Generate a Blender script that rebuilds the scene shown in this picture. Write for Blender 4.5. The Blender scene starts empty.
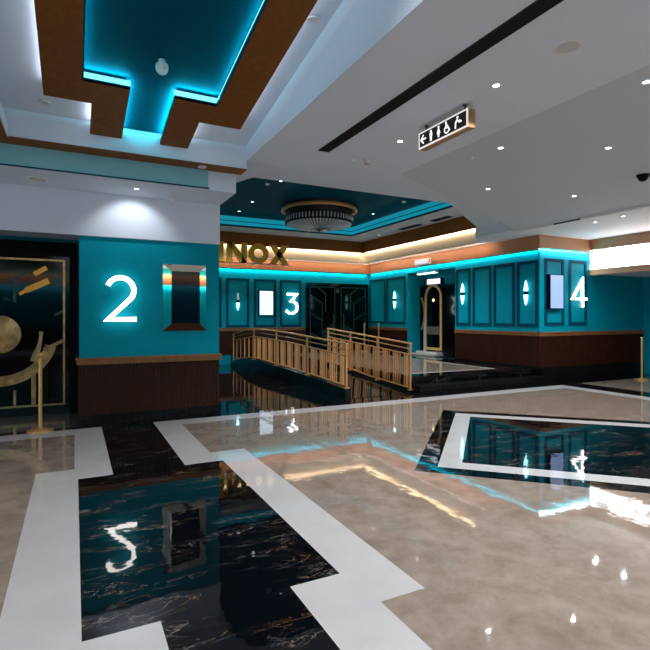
import bpy, bmesh, math, random
from mathutils import Vector, Matrix
random.seed(7)
S = bpy.context.scene
C = S.collection
PI = math.pi

# ------------------------------------------------------------------ materials
def newmat(name):
    m = bpy.data.materials.new(name); m.use_nodes = True
    return m, m.node_tree.nodes, m.node_tree.links, m.node_tree.nodes['Principled BSDF']

def mat(name, col, rough=.5, metal=0.0, spec=.5, noise=0.0, nscale=6.0, bump=0.0):
    m, N, L, b = newmat(name)
    b.inputs['Base Color'].default_value = (*col, 1)
    b.inputs['Roughness'].default_value = rough
    b.inputs['Metallic'].default_value = metal
    b.inputs['Specular IOR Level'].default_value = spec
    if noise or bump:
        tc = N.new('ShaderNodeTexCoord'); n = N.new('ShaderNodeTexNoise')
        n.inputs['Scale'].default_value = nscale; n.inputs['Detail'].default_value = 4
        L.new(tc.outputs['Object'], n.inputs['Vector'])
        if noise:
            r = N.new('ShaderNodeValToRGB')
            r.color_ramp.elements[0].position = .3; r.color_ramp.elements[1].position = .7
            r.color_ramp.elements[0].color = (*[c*(1-noise) for c in col], 1)
            r.color_ramp.elements[1].color = (*[min(1, c*(1+noise)) for c in col], 1)
            L.new(n.outputs['Fac'], r.inputs['Fac']); L.new(r.outputs['Color'], b.inputs['Base Color'])
        if bump:
            bp = N.new('ShaderNodeBump'); bp.inputs['Strength'].default_value = bump
            bp.inputs['Distance'].default_value = .01
            L.new(n.outputs['Fac'], bp.inputs['Height']); L.new(bp.outputs['Normal'], b.inputs['Normal'])
    return m

def glow(name, col, strength):
    m, N, L, b = newmat(name)
    b.inputs['Base Color'].default_value = (*[min(.9, c)*.1 for c in col], 1)
    b.inputs['Emission Color'].default_value = (*col, 1)
    b.inputs['Emission Strength'].default_value = strength
    b.inputs['Roughness'].default_value = .4
    return m

def ripple(N, L, b, strength=.10, scale=2.6):
    """polished slabs are never quite flat: a faint waviness of the polish"""
    g = N.new('ShaderNodeNewGeometry')
    n = N.new('ShaderNodeTexNoise'); n.inputs['Scale'].default_value = scale; n.inputs['Detail'].default_value = 2.5
    L.new(g.outputs['Position'], n.inputs['Vector'])
    bp = N.new('ShaderNodeBump'); bp.inputs['Strength'].default_value = strength; bp.inputs['Distance'].default_value = .02
    L.new(n.outputs['Fac'], bp.inputs['Height']); L.new(bp.outputs['Normal'], b.inputs['Normal'])
    return g

def mat_beige(name='beige marble'):
    m, N, L, b = newmat(name)
    b.inputs['Roughness'].default_value = .03; b.inputs['IOR'].default_value = 1.60
    g = ripple(N, L, b, .05, 5.0)
    n = N.new('ShaderNodeTexNoise'); n.inputs['Scale'].default_value = 4.2; n.inputs['Detail'].default_value = 9
    n.inputs['Roughness'].default_value = .68; n.inputs['Distortion'].default_value = .25
    L.new(g.outputs['Position'], n.inputs['Vector'])
    r = N.new('ShaderNodeValToRGB'); e = r.color_ramp.elements
    e[0].position = .32; e[0].color = (.155, .113, .086, 1)
    e[1].position = .68; e[1].color = (.245, .194, .158, 1)
    L.new(n.outputs['Fac'], r.inputs['Fac'])
    n2 = N.new('ShaderNodeTexNoise'); n2.inputs['Scale'].default_value = 1.1; n2.inputs['Detail'].default_value = 6
    n2.inputs['Distortion'].default_value = 1.4
    L.new(g.outputs['Position'], n2.inputs['Vector'])
    r2 = N.new('ShaderNodeValToRGB'); e = r2.color_ramp.elements
    e[0].position = .485; e[0].color = (0, 0, 0, 1); e[1].position = .5; e[1].color = (.07, .07, .07, 1)
    e.new(.515).color = (0, 0, 0, 1)
    L.new(n2.outputs['Fac'], r2.inputs['Fac'])
    mx = N.new('ShaderNodeMixRGB'); mx.inputs['Color2'].default_value = (.37, .31, .27, 1)
    L.new(r2.outputs['Color'], mx.inputs['Fac']); L.new(r.outputs['Color'], mx.inputs['Color1'])
    br = N.new('ShaderNodeTexBrick'); br.offset = 0
    br.inputs['Scale'].default_value = 1; br.inputs['Brick Width'].default_value = 2.4; br.inputs['Row Height'].default_value = 1.2
    br.inputs['Mortar Size'].default_value = .003
    br.inputs['Color1'].default_value = br.inputs['Color2'].default_value = (0, 0, 0, 1); br.inputs['Mortar'].default_value = (.45, .45, .45, 1)
    L.new(g.outputs['Position'], br.inputs['Vector'])
    m2 = N.new('ShaderNodeMixRGB'); m2.inputs['Color2'].default_value = (.16, .12, .09, 1)
    L.new(br.outputs['Color'], m2.inputs['Fac']); L.new(mx.outputs['Color'], m2.inputs['Color1'])
    L.new(m2.outputs['Color'], b.inputs['Base Color'])
    return m

def mat_white():
    m, N, L, b = newmat('white stone')
    b.inputs['Roughness'].default_value = .07; b.inputs['IOR'].default_value = 1.45
    g = ripple(N, L, b, .04, 5.0)
    n = N.new('ShaderNodeTexNoise'); n.inputs['Scale'].default_value = 3; n.inputs['Detail'].default_value = 5
    L.new(g.outputs['Position'], n.inputs['Vector'])
    r = N.new('ShaderNodeValToRGB'); e = r.color_ramp.elements
    e[0].position = .3; e[0].color = (.355, .34, .335, 1); e[1].position = .7; e[1].color = (.39, .375, .37, 1)
    L.new(n.outputs['Fac'], r.inputs['Fac']); L.new(r.outputs['Color'], b.inputs['Base Color'])
    return m

def mat_black(name, base=(.0016, .002, .003), vein=(.50, .27, .11), amount=.62, diag=False):
    m, N, L, b = newmat(name)
    b.inputs['Roughness'].default_value = .028; b.inputs['IOR'].default_value = 1.37
    g = ripple(N, L, b, .05, 5.0)
    mp = N.new('ShaderNodeMapping')
    mp.inputs['Scale'].default_value = (1.1, 3.4, 1)
    if diag: mp.inputs['Rotation'].default_value = (0, 0, -PI/4*.0)
    L.new(g.outputs['Position'], mp.inputs['Vector'])
    facs = []
    for sc, wid, dist, amp in ((1.25, .007, 2.0, 1.0), (2.9, .0055, 1.6, .6)):
        n = N.new('ShaderNodeTexNoise'); n.inputs['Scale'].default_value = sc; n.inputs['Detail'].default_value = 9
        n.inputs['Roughness'].default_value = .6; n.inputs['Distortion'].default_value = dist
        L.new(mp.outputs['Vector'], n.inputs['Vector'])
        r = N.new('ShaderNodeValToRGB'); e = r.color_ramp.elements
        e[0].position = .5-wid; e[0].color = (0, 0, 0, 1); e[1].position = .5; e[1].color = (amp, amp, amp, 1)
        e.new(.5+wid).color = (0, 0, 0, 1)
        L.new(n.outputs['Fac'], r.inputs['Fac']); facs.append(r.outputs['Color'])
    # veins come and go
    k = N.new('ShaderNodeTexNoise'); k.inputs['Scale'].default_value = 1.7; k.inputs['Detail'].default_value = 3
    L.new(mp.outputs['Vector'], k.inputs['Vector'])
    kr = N.new('ShaderNodeValToRGB'); e = kr.color_ramp.elements
    e[0].position = .47; e[0].color = (0, 0, 0, 1); e[1].position = .66; e[1].color = (amount, amount, amount, 1)
    L.new(k.outputs['Fac'], kr.inputs['Fac'])
    ad = N.new('ShaderNodeMixRGB'); ad.blend_type = 'LIGHTEN'; ad.inputs['Fac'].default_value = 1
    L.new(facs[0], ad.inputs['Color1']); L.new(facs[1], ad.inputs['Color2'])
    mu = N.new('ShaderNodeMixRGB'); mu.blend_type = 'MULTIPLY'; mu.inputs['Fac'].default_value = 1
    L.new(ad.outputs['Color'], mu.inputs['Color1']); L.new(kr.outputs['Color'], mu.inputs['Color2'])
    cn = N.new('ShaderNodeTexNoise'); cn.inputs['Scale'].default_value = 5
    L.new(g.outputs['Position'], cn.inputs['Vector'])
    cr = N.new('ShaderNodeValToRGB'); e = cr.color_ramp.elements
    e[0].position = .42; e[0].color = (*vein, 1); e[1].position = .58; e[1].color = (.40, .37, .34, 1)
    L.new(cn.outputs['Fac'], cr.inputs['Fac'])
    mx = N.new('ShaderNodeMixRGB'); mx.inputs['Color1'].default_value = (*base, 1)
    L.new(cr.outputs['Color'], mx.inputs['Color2']); L.new(mu.outputs['Color'], mx.inputs['Fac'])
    L.new(mx.outputs['Color'], b.inputs['Base Color'])
    return m

M = {}
M['ceil'] = mat('painted white ceiling', (.69, .755, .84), .75, noise=.02, nscale=1.2)
M['ceil_c'] = mat('light grey soffit paint', (.58, .62, .67), .8)
M['ceil_b'] = mat('matt white soffit paint', (.64, .70, .79), .8)
M['teal'] = mat('teal wall paint', (.0, .265, .35), .55, spec=.07, noise=.03, nscale=2)
M['teal_dk'] = mat('dark teal moulding paint', (.001, .055, .105), .6, spec=.1)
M['blue_ceil'] = mat('deep teal ceiling paint', (.0, .075, .115), .5, spec=.02)
M['bronze'] = mat('dark bronze laminate', (.20, .074, .014), .5, .0, .12, noise=.12, nscale=14)
M['copper'] = mat('copper brown paint', (.37, .175, .085), .5, noise=.04)
M['cream'] = mat('cream cove paint', (.66, .56, .42), .55)
M['rail_wood'] = mat('oiled wood dado rail', (.24, .098, .030), .38, noise=.2, nscale=9)
M['wood'] = mat('dark walnut slats', (.034, .0098, .005), .5, spec=.12, noise=.25, nscale=8)
M['wood_dk'] = mat('dark walnut backing', (.016, .006, .004), .5)
M['blackg'] = mat('black gloss panel', (.002, .002, .003), .07, spec=.28)
M['blackm'] = mat('matt black metal', (.003, .003, .0035), .5, spec=.1)
M['plinth'] = mat('black granite plinth', (.005, .0055, .0065), .22, spec=.18, noise=.4, nscale=30)
M['gold'] = mat('brushed brass', (.66, .41, .15), .28, .65, noise=.08, nscale=20)
M['gold_dk'] = mat('aged gold letter', (.66, .37, .045), .5, .05, .2)
M['gold_in'] = mat('gold leaf inlay', (.55, .36, .16), .30, .9, noise=.45, nscale=7)
M['gold_sat'] = mat('satin bronze railing', (.60, .295, .105), .34, .35)
M['green'] = mat('green glass inlay', (.003, .045, .036), .12)
M['greenline'] = mat('dull green metal line', (.02, .085, .075), .3, .3)
M['mirror'] = mat('bevelled bronze mirror', (.82, .74, .60), .035, 1.0)
M['screen_off'] = mat('dark display glass', (.002, .003, .010), .07, spec=.3)
M['white_pl'] = mat('white plastic', (.72, .72, .72), .45)
M['grey_pl'] = mat('grey mesh grille', (.60, .57, .54), .7)
M['crystal'] = mat('smoked crystal rods', (.66, .68, .71), .18, .1)
M['steel'] = mat('dark steel', (.12, .11, .11), .3, .9)
M['white_line'] = mat('pale marble', (.55, .52, .49), .12)
M['sidewood'] = mat('pale oak edge', (.42, .22, .09), .45)
M['signblack'] = mat('sign face black', (.012, .012, .018), .25)
M['g_white'] = glow('white numeral diffuser', (1, .97, .95), 6)
M['g_lens'] = glow('downlight lens', (1, .97, .95), 8)
M['g_lens_s'] = glow('downlight lens small', (.8, .95, 1), 5)
M['g_icon'] = glow('lit sign symbol', (1, 1, 1), 1.1)
M['g_edge'] = glow('lit sign border', (1, .93, .88), .75)
M['g_screen'] = glow('lit display', (.66, .85, 1), 1.25)
M['g_screen_b'] = glow('lit blue display', (.36, .52, .98), 1.0)
M['g_cyan'] = glow('cyan-lit cove face', (.01, .42, .58), .50)
M['g_tape'] = glow('cyan LED tape', (.22, .85, .95), 1.3)
M['g_sconce'] = glow('sconce wall glow', (.50, .95, 1), 4)
M['g_panel'] = glow('backlit onyx panel', (1, .93, .91), 2.6)
M['g_warm'] = glow('warm lamp reflection', (1, .62, .22), 4)
M['beige'] = mat_beige(); M['white'] = mat_white()
M['black'] = mat_black('black marble with gold veins')
M['black2'] = mat_black('black marble with faint veins', vein=(.20, .15, .11), amount=.55)

# ------------------------------------------------------------------ mesh helpers
class MB:
    def __init__(self): self.v = []; self.f = []; self.mi = []; self.sm = []
    def add(self, vs, fs, mi=0, smooth=False):
        o = len(self.v); self.v += [tuple(p) for p in vs]
        for f in fs: self.f.append(tuple(i+o for i in f)); self.mi.append(mi); self.sm.append(smooth)
        return self
    def box(self, x0, x1, y0, y1, z0, z1, mi=0):
        vs = [(x, y, z) for z in (z0, z1) for y in (y0, y1) for x in (x0, x1)]
        return self.add(vs, [(0, 2, 3, 1), (4, 5, 7, 6), (0, 1, 5, 4), (2, 6, 7, 3), (0, 4, 6, 2), (1, 3, 7, 5)], mi)
    def quad(self, a, b, c, d, mi=0): return self.add([a, b, c, d], [(0, 1, 2, 3)], mi)
    def poly(self, pts, mi=0): return self.add(pts, [tuple(range(len(pts)))], mi)
    def prism(self, lo, hi, mi=0):
        n = len(lo)
        return self.add(list(lo)+list(hi), [tuple(range(n-1, -1, -1)), tuple(range(n, 2*n))] +
                        [(i, (i+1) % n, n+(i+1) % n, n+i) for i in range(n)], mi)
    def lathe(self, c, prof, n=32, mi=0, axis='z', smooth=True, arc=(0, 2*PI)):
        """prof = [(r, h)...] about axis through c"""
        full = abs(arc[1]-arc[0]-2*PI) < 1e-6; k = n if full else n+1
        vs = []
        for (r, h) in prof:
            for i in range(k):
                a = arc[0]+(arc[1]-arc[0])*i/n
                p = (r*math.cos(a), r*math.sin(a), h)
                if axis == 'y': p = (p[0], p[2], p[1])
                if axis == 'x': p = (p[2], p[0], p[1])
                vs.append((c[0]+p[0], c[1]+p[1], c[2]+p[2]))
        fs = []
        for j in range(len(prof)-1):
            for i in range(n):
                i2 = (i+1) % k
                fs.append((j*k+i, j*k+i2, (j+1)*k+i2, (j+1)*k+i))
        return self.add(vs, fs, mi, smooth)
    def tube(self, pts, r, n=8, mi=0):
        pts = [Vector(p) for p in pts]; vs = []; fs = []
        for i, p in enumerate(pts):
            d = (pts[min(i+1, len(pts)-1)]-pts[max(i-1, 0)]).normalized()
            up = Vector((0, 0, 1)) if abs(d.z) < .9 else Vector((0, 1, 0))
            u = d.cross(up).normalized(); w = u.cross(d)
            for k in range(n):
                a = 2*PI*k/n; vs.append(p+u*r*math.cos(a)+w*r*math.sin(a))
        for i in range(len(pts)-1):
            for k in range(n): fs.append((i*n+k, i*n+(k+1) % n, (i+1)*n+(k+1) % n, (i+1)*n+k))
        fs.append(tuple(range(n-1, -1, -1))); fs.append(tuple((len(pts)-1)*n+k for k in range(n)))
        return self.add(vs, fs, mi, True)
    def bar(self, a, b, w, h, mi=0):
        """rectangular bar from a to b, w across (horizontal), h high"""
        a = Vector(a); b = Vector(b); d = (b-a).normalized()
        up = Vector((0, 0, 1)) if abs(d.z) < .95 else Vector((0, 1, 0))
        u = d.cross(up).normalized()*w/2; v = u.cross(d).normalized()*h/2
        lo = [a-u-v, a+u-v, a+u+v, a-u+v]; hi = [p+(b-a) for p in lo]
        return self.prism(lo, hi, mi)
    def ribbon(self, pts, w, to3, t, mi=0, closed=False):
        """flat stroke of width w along 2-D pts, extruded by t; to3(x, z, depth) -> point"""
        n = len(pts); L = []; R = []
        P = [Vector(p) for p in pts]
        for i in range(n):
            if closed: d0 = (P[i]-P[i-1]).normalized(); d1 = (P[(i+1) % n]-P[i]).normalized()
            else:
                d0 = (P[i]-P[i-1]).normalized() if i else (P[1]-P[0]).normalized()
                d1 = (P[i+1]-P[i]).normalized() if i < n-1 else d0
            n0 = Vector((-d0.y, d0.x)); n1 = Vector((-d1.y, d1.x)); m = (n0+n1)
            m = m.normalized() if m.length > 1e-4 else n0
            s = min(2.2, 1/max(.25, m.dot(n0)))
            L.append(P[i]+m*w/2*s); R.append(P[i]-m*w/2*s)
        vs = [to3(p.x, p.y, 0) for p in L]+[to3(p.x, p.y, 0) for p in R]+[to3(p.x, p.y, t) for p in L]+[to3(p.x, p.y, t) for p in R]
        fs = []
        for i in range(n if closed else n-1):
            j = (i+1) % n
            fs += [(i, j, n+j, n+i), (2*n+i, 3*n+i, 3*n+j, 2*n+j), (i, 2*n+i, 2*n+j, j), (n+i, n+j, 3*n+j, 3*n+i)]
        if not closed: fs += [(0, n, 3*n, 2*n), (n-1, 3*n-1, 4*n-1, 2*n-1)]
        return self.add(vs, fs, mi)
    def build(self, name, mats, parent=None, bevel=0.0):
        me = bpy.data.meshes.new(name)
        off = Vector((0, 0, 0)); p = parent
        while p is not None: off += p.location; p = p.parent
        me.from_pydata([Vector(v)-off for v in self.v], [], self.f)
        for m in (mats if isinstance(mats, (list, tuple)) else [mats]): me.materials.append(m)
        me.polygons.foreach_set('material_index', self.mi); me.polygons.foreach_set('use_smooth', self.sm)
        me.update()
        bm = bmesh.new(); bm.from_mesh(me); bmesh.ops.recalc_face_normals(bm, faces=bm.faces); bm.to_mesh(me); bm.free()
        o = bpy.data.objects.new(name, me); C.objects.link(o)
        if parent: o.parent = parent
        if bevel:
            b = o.modifiers.new('edge', 'BEVEL'); b.width = bevel; b.segments = 2; b.limit_method = 'ANGLE'
        return o

def struct(name, mb, mats, parent=None):
    o = mb.build(name, mats, parent)
    if parent is None: o['kind'] = 'structure'
    return o
def tag(o, label, cat, group=None):
    o['label'] = label; o['category'] = cat
    if group: o['group'] = group
    return o
def thing(name, label, cat, loc, group=None):
    o = bpy.data.objects.new(name, None); C.objects.link(o); o.location = loc; o.empty_display_size = .1
    return tag(o, label, cat, group)
def kids(o): return list(o.children)
def copy_tree(o, parent=None):
    ch = kids(o); c = o.copy(); C.objects.link(c); c.parent = parent
    for k in ch: copy_tree(k, c)
    return c
def duplicate(o, loc, label, rz=None, group=None):
    c = copy_tree(o); c.location = loc; c['label'] = label
    if rz is not None: c.rotation_euler = (0, 0, rz)
    if group: c['group'] = group
    return c

def area(name, loc, rot, sx, sy, power, col, spread=PI):
    l = bpy.data.lights.new(name, 'AREA'); l.shape = 'RECTANGLE'; l.size = sx; l.size_y = sy
    l.energy = power; l.color = col; l.spread = spread
    o = bpy.data.objects.new(name, l); C.objects.link(o); o.location = loc; o.rotation_euler = rot
    return o
def strip(name, a, b, aim, power, col, w=.03, spread=PI):
    """LED tape from a to b shining towards direction aim; power in W per metre"""
    a = Vector(a); b = Vector(b); d = b-a; L = d.length; d.normalize()
    z = -Vector(aim); z = (z-d*z.dot(d)).normalized(); y = z.cross(d)
    l = bpy.data.lights.new(name, 'AREA'); l.shape = 'RECTANGLE'; l.size = L; l.size_y = w
    l.energy = power*L; l.color = col; l.spread = spread
    o = bpy.data.objects.new(name, l); C.objects.link(o)
    m = Matrix((d, y, z)).transposed().to_4x4(); m.translation = (a+b)/2
    o.matrix_world = m
    return o
def spot(name, loc, aim, power, col=(1, .96, .92), angle=1.2, blend=.5, r=.03, parent=None):
    l = bpy.data.lights.new(name, 'SPOT'); l.energy = power; l.color = col; l.spot_size = angle; l.spot_blend = blend; l.shadow_soft_size = min(r, .02)
    o = bpy.data.objects.new(name, l); C.objects.link(o)
    q = Vector(aim).to_track_quat('-Z', 'Y'); o.rotation_euler = q.to_euler()
    if parent: o.parent = parent; o.location = Vector(loc)-parent.location
    else: o.location = loc
    return o

# ------------------------------------------------------------------ floor
b = MB()
b.quad((-9, -6, 0), (16, -6, 0), (16, 17, 0), (-9, 17, 0), 0)
def fl(x0, x1, y0, y1, mi, z): b.quad((x0, y0, z), (x1, y0, z), (x1, y1, z), (x0, y1, z), mi)
W, K, K2 = 1, 2, 3; z1, z2 = .0005, .001
fl(-9, .33, 7.07, 7.42, W, z1); fl(0, .33, 5.47, 7.07, W, z1); fl(-.33, .33, 5.12, 5.47, W, z1)
fl(-.33, .03, 2.20, 5.12, W, z1); fl(.03, .38, 2.20, 2.55, W, z1); fl(.04, .38, -3, 2.20, W, z1)
fl(1.0, 9.6, 7.07, 7.42, W, z1); fl(1.0, 1.34, 5.47, 7.07, W, z1); fl(1.0, 1.73, 5.12, 5.47, W, z1)
fl(1.385, 1.73, 2.20, 5.12, W, z1); fl(1.07, 1.385, 2.20, 2.55, W, z1); fl(1.07, 1.44, -3, 2.20, W, z1)
fl(9.25, 9.6, -6, 7.07, W, z1)
fl(.03, 1.385, 2.55, 5.12, K, z1); fl(.33, 1.0, 5.12, 7.42, K, z1); fl(.38, 1.07, -3, 2.55, K, z1)
fl(-9, 16, 7.42, 17, K2, z1); fl(9.6, 10.2, -6, 7.42, K2, z1)
def dia(ins, mi, z):
    lo, hi, l2, h2 = 6.88+ins, 11.59-ins, -.97+ins, 3.74-ins     # in x+y and x-y
    p = lambda s, d: ((s+d)/2, (s-d)/2, z)
    b.poly([p(lo, l2), p(lo, h2), p(hi, h2), p(hi, l2)], mi)
dia(0, K, z1); dia(.29, W, z1*2); dia(.61, K, z1*3)
struct('floor', b, [M['beige'], M['white'], M['black'], M['black2']])

# platform, steps, ramp
b = MB()
b.prism([(4.45, 12.5, 0), (4.45, 15.45, 0), (9.6, 15.45, 0), (9.6, 8.1, 0), (5.98, 8.1, 0), (5.98, 12.5, 0)],
        [(4.45, 12.5, .3), (4.45, 15.45, .3), (9.6, 15.45, .3), (9.6, 8.1, .3), (5.98, 8.1, .3), (5.98, 12.5, .3)], 0)
b.poly([(6.15, 8.48, .3008), (8.75, 8.48, .3008), (8.75, 15.1, .3008), (6.15, 15.1, .3008)], 1)
b.poly([(6.15, 8.62, .3013), (8.60, 8.62, .3013), (8.60, 15.0, .3013), (6.15, 15.0, .3013)], 2)
struct('platform', b, [M['black2'], M['white'], M['beige']])
b = MB(); b.box(5.98, 9.6, 7.75, 8.1, 0, .15)
b.box(5.98, 9.6, 7.735, 7.75, .12, .15); b.box(5.98, 9.6, 8.085, 8.1, .27, .3004)
struct('step', b, M['plinth'])
b = MB(); b.prism([(4.45, 7.9, 0), (5.9, 7.9, 0), (5.9, 12.5, 0), (4.45, 12.5, 0)], [(4.45, 7.9, .005), (5.9, 7.9, .005), (5.9, 12.5, .3), (4.45, 12.5, .3)])
struct('ramp', b, M['black2'])
b = MB()
prof = [(7.82, .20), (9, .245), (10.5, .29), (12.5, .335), (13.3, .33), (14.2, .24), (15.2, .10)]
for (ya, za), (yb, zb) in zip(prof, prof[1:]):
    b.prism([(4.36, ya, 0), (4.48, ya, 0), (4.48, yb, 0), (4.36, yb, 0)], [(4.36, ya, za), (4.48, ya, za), (4.48, yb, zb), (4.36, yb, zb)])
struct('ramp_curb', b, M['plinth'])
b = MB()
prof2 = [(7.98, .03), (9.5, .11), (11.6, .30)]
for (ya, za), (yb, zb) in zip(prof2, prof2[1:]):
    b.prism([(5.9, ya, 0), (5.98, ya, 0), (5.98, yb, 0), (5.9, yb, 0)], [(5.9, ya, za+.02), (5.98, ya, za+.02), (5.98, yb, zb+.02), (5.9, yb, zb+.02)])
struct('ramp_curb', b, M['plinth'])

# ------------------------------------------------------------------ wainscot helper
def wain(mb, p0, p1, nrm, z0, z1, pitch=.048):
    """vertical slats between plan points p0-p1, proud along nrm"""
    p0 = Vector(p0); p1 = Vector(p1); d = (p1-p0); L = d.length; d.normalize(); nv = Vector(nrm)
    n = max(1, int(L/pitch)); st = L/n
    q = [p0, p1, p1+nv*.004, p0+nv*.004]
    mb.prism([(v.x, v.y, z0) for v in q], [(v.x, v.y, z1) for v in q], 1)
    for i in range(n):
        a = p0+d*(i*st+st*.14); c = p0+d*(i*st+st*.86)
        q = [a, c, c+nv*.014, a+nv*.014]
        mb.prism([(v.x, v.y, z0) for v in q], [(v.x, v.y, z1) for v in q], 0)
def dado(mb, p0, p1, nrm, z, h=.095):
    p0 = Vector(p0); p1 = Vector(p1); nv = Vector(nrm)
    for (za, zb, pr) in ((z-h, z-h*.30, .035), (z-h*.30, z, .05), (z-h*.72, z-h*.62, .042)):
        q = [p0, p1, p1+nv*pr, p0+nv*pr]
        mb.prism([(v.x, v.y, za) for v in q], [(v.x, v.y, zb) for v in q], 0)
def moulding(parent, plane, a0, a1, z0, z1, w=.075):
    """dark raised frame on a wall; plane = ('y', Y) faces -Y or ('x', X) faces -X"""
    mb = MB()
    for (u0, u1, v0, v1) in ((a0, a1, z1-w, z1), (a0, a1, z0, z0+w), (a0, a0+w, z0+w, z1-w), (a1-w, a1, z0+w, z1-w)):
        if plane[0] == 'y': mb.box(u0, u1, plane[1]-.022, plane[1], v0, v1)
        else: mb.box(plane[1]-.022, plane[1], u0, u1, v0, v1)
    return mb.build('panel_moulding', M['teal_dk'], parent)

# ---- wall block carrying the numeral 2
b = MB(); b.box(.06, 2.0, 7.60, 15.45, .0, 2.62)
wl = struct('wall_left', b, M['teal'])
b = MB(); wain(b, (.05, 7.60), (2.0, 7.60), (0, -1), .14, .845); wain(b, (.06, 8.7), (.06, 7.60), (-1, 0), .14, .845)
b.build('wainscot', [M['wood'], M['wood_dk']], wl)
b = MB(); dado(b, (.03, 7.60), (2.03, 7.60), (0, -1), .935); dado(b, (.06, 8.7), (.06, 7.60), (-1, 0), .935)
struct('trim_1', b, M['rail_wood'])
b = MB(); b.box(.05, 2.01, 7.585, 7.60, 0, .14); b.box(.045, .06, 7.6, 8.75, 0, .14)
struct('baseboard_left', b, M['plinth'])
# fascia box above (bulkhead), its soffit reaches towards the room
b = MB()
b.box(-6, 2.0, 7.55, 7.60, 2.62, 4.4); b.box(.06, 2.0, 7.60, 15.45, 2.62, 4.4); b.box(-6, .06, 7.6, 8.8, 2.72, 4.4)                # fascia face at Y 7.55
b.box(-6, 2.0, 6.70, 7.55, 3.22, 4.4)                  # soffit with the small downlights
b.box(-6, 2.07, 6.44, 6.70, 3.485, 4.4)
struct('wall_bulkhead', b, M['ceil_b'])
b = MB(); b.box(-6, 1.61, 6.685, 6.70, 3.245, 3.485, 0); b.box(-6, 1.625, 6.68, 6.70, 3.23, 3.245, 1)  # panel colour holds the cyan light, dark strip the shadow gap below
struct('trim_2', b, [mat('cyan-lit recess tint', (.20, .47, .53), .5), M['teal_dk']])
# door alcove at far left
b = MB(); b.box(-6, .06, 8.80, 9.0, 0, 2.72)
struct('wall_alcove', b, M['teal'])
b = MB(); b.box(-6, -2.3, 7.60, 8.80, 0, 2.62); struct('wall_left_side', b, M['teal'])
b = MB(); b.box(-2.3, .06, 7.62, 8.72, 0.0, .004); struct('floor', b, mat('grey threshold stone', (.10, .092, .088), .12))

# ---- back wall, right wall, pillar with the numeral 4
b = MB(); b.box(2.0, 9.6, 15.45, 15.7, 0, 4.4); wb = struct('wall_back', b, M['teal'])
b = MB()
b.box(9.6, 9.8, 12.9+.2, 15.45, 0, 3.5)
b.box(9.6, 9.8, 8.0, 10.85, 0, 3.5)
b.box(9.6, 9.8, 10.85, 13.1, 2.90, 3.5)
b.box(9.8, 10.15, 13.1, 13.3, 0, 3.5); b.box(9.8, 10.15, 10.65, 10.85, 0, 3.5); b.box(9.8, 10.15, 10.85, 13.1, 2.90, 3.1)
b.box(10.15, 10.35, 10.65, 13.3, 0, 3.5)
wr = struct('wall_right', b, M['teal'])
b = MB(); b.box(9.8, 11.33, 8.0, 8.2, 0, 3.5); b.box(11.33, 13.56, 8.0, 8.2, 0, 3.5)
wf = struct('wall_front', b, M['teal'])
b = MB(); b.box(13.56, 13.76, -4, 8.2, 0, 3.5); struct('wall_corridor', b, M['teal'])
b = MB(); b.box(13.545, 13.56, 2.5, 7.72, 0, 2.5); struct('door_4', b, M['blackg'])

# mouldings
for (x0, x1) in ((3.4, 4.14), (4.29, 5.05), (5.21, 5.98), (6.12, 6.89)):
    moulding(wb, ('y', 15.45), x0, x1, 1.17, 2.74)
for (y0, y1) in ((14.36, 15.38), (13.2, 14.28), (10.24, 10.80), (9.48, 10.15), (8.72, 9.40), (8.03, 8.65)):
    moulding(wr, ('x', 9.6), y0, y1, 1.27, 2.83)
for (x0, x1) in ((9.76, 10.42), (10.60, 11.25)):
    moulding(wf, ('y', 8.0), x0, x1, 1.30, 2.87)
# wainscots
b = MB(); wain(b, (2.0, 15.45), (7.05, 15.45), (0, -1), .3, 1.06)
b.build('wainscot', [M['wood'], M['wood_dk']], wb)
b = MB(); wain(b, (9.6, 15.45), (9.6, 13.1), (-1, 0), .34, 1.07); wain(b, (9.6, 10.85), (9.6, 7.99), (-1, 0), .34, 1.07)
b.build('wainscot', [M['wood'], M['wood_dk']], wr)
b = MB(); wain(b, (9.59, 8.0), (13.56, 8.0), (0, -1), .32, 1.07)
b.build('wainscot', [M['wood'], M['wood_dk']], wf)
b = MB(); dado(b, (2.0, 15.45), (7.05, 15.45), (0, -1), 1.15); struct('trim_3', b, M['rail_wood'])
b = MB(); dado(b, (9.6, 15.45), (9.6, 13.1), (-1, 0), 1.15); dado(b, (9.6, 10.85), (9.6, 7.96), (-1, 0), 1.15); struct('trim_4', b, M['rail_wood'])
b = MB(); dado(b, (9.55, 8.0), (13.56, 8.0), (0, -1), 1.15); struct('trim_5', b, M['rail_wood'])
b = MB(); b.box(9.585, 13.56, 7.975, 8.0, 0, .32); struct('baseboard_front', b, M['plinth'])
b = MB(); b.box(9.585, 9.6, 7.975, 10.85, 0, .34); b.box(9.585, 9.6, 13.1, 15.45, .3, .34); struct('baseboard_right', b, M['plinth'])

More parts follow.
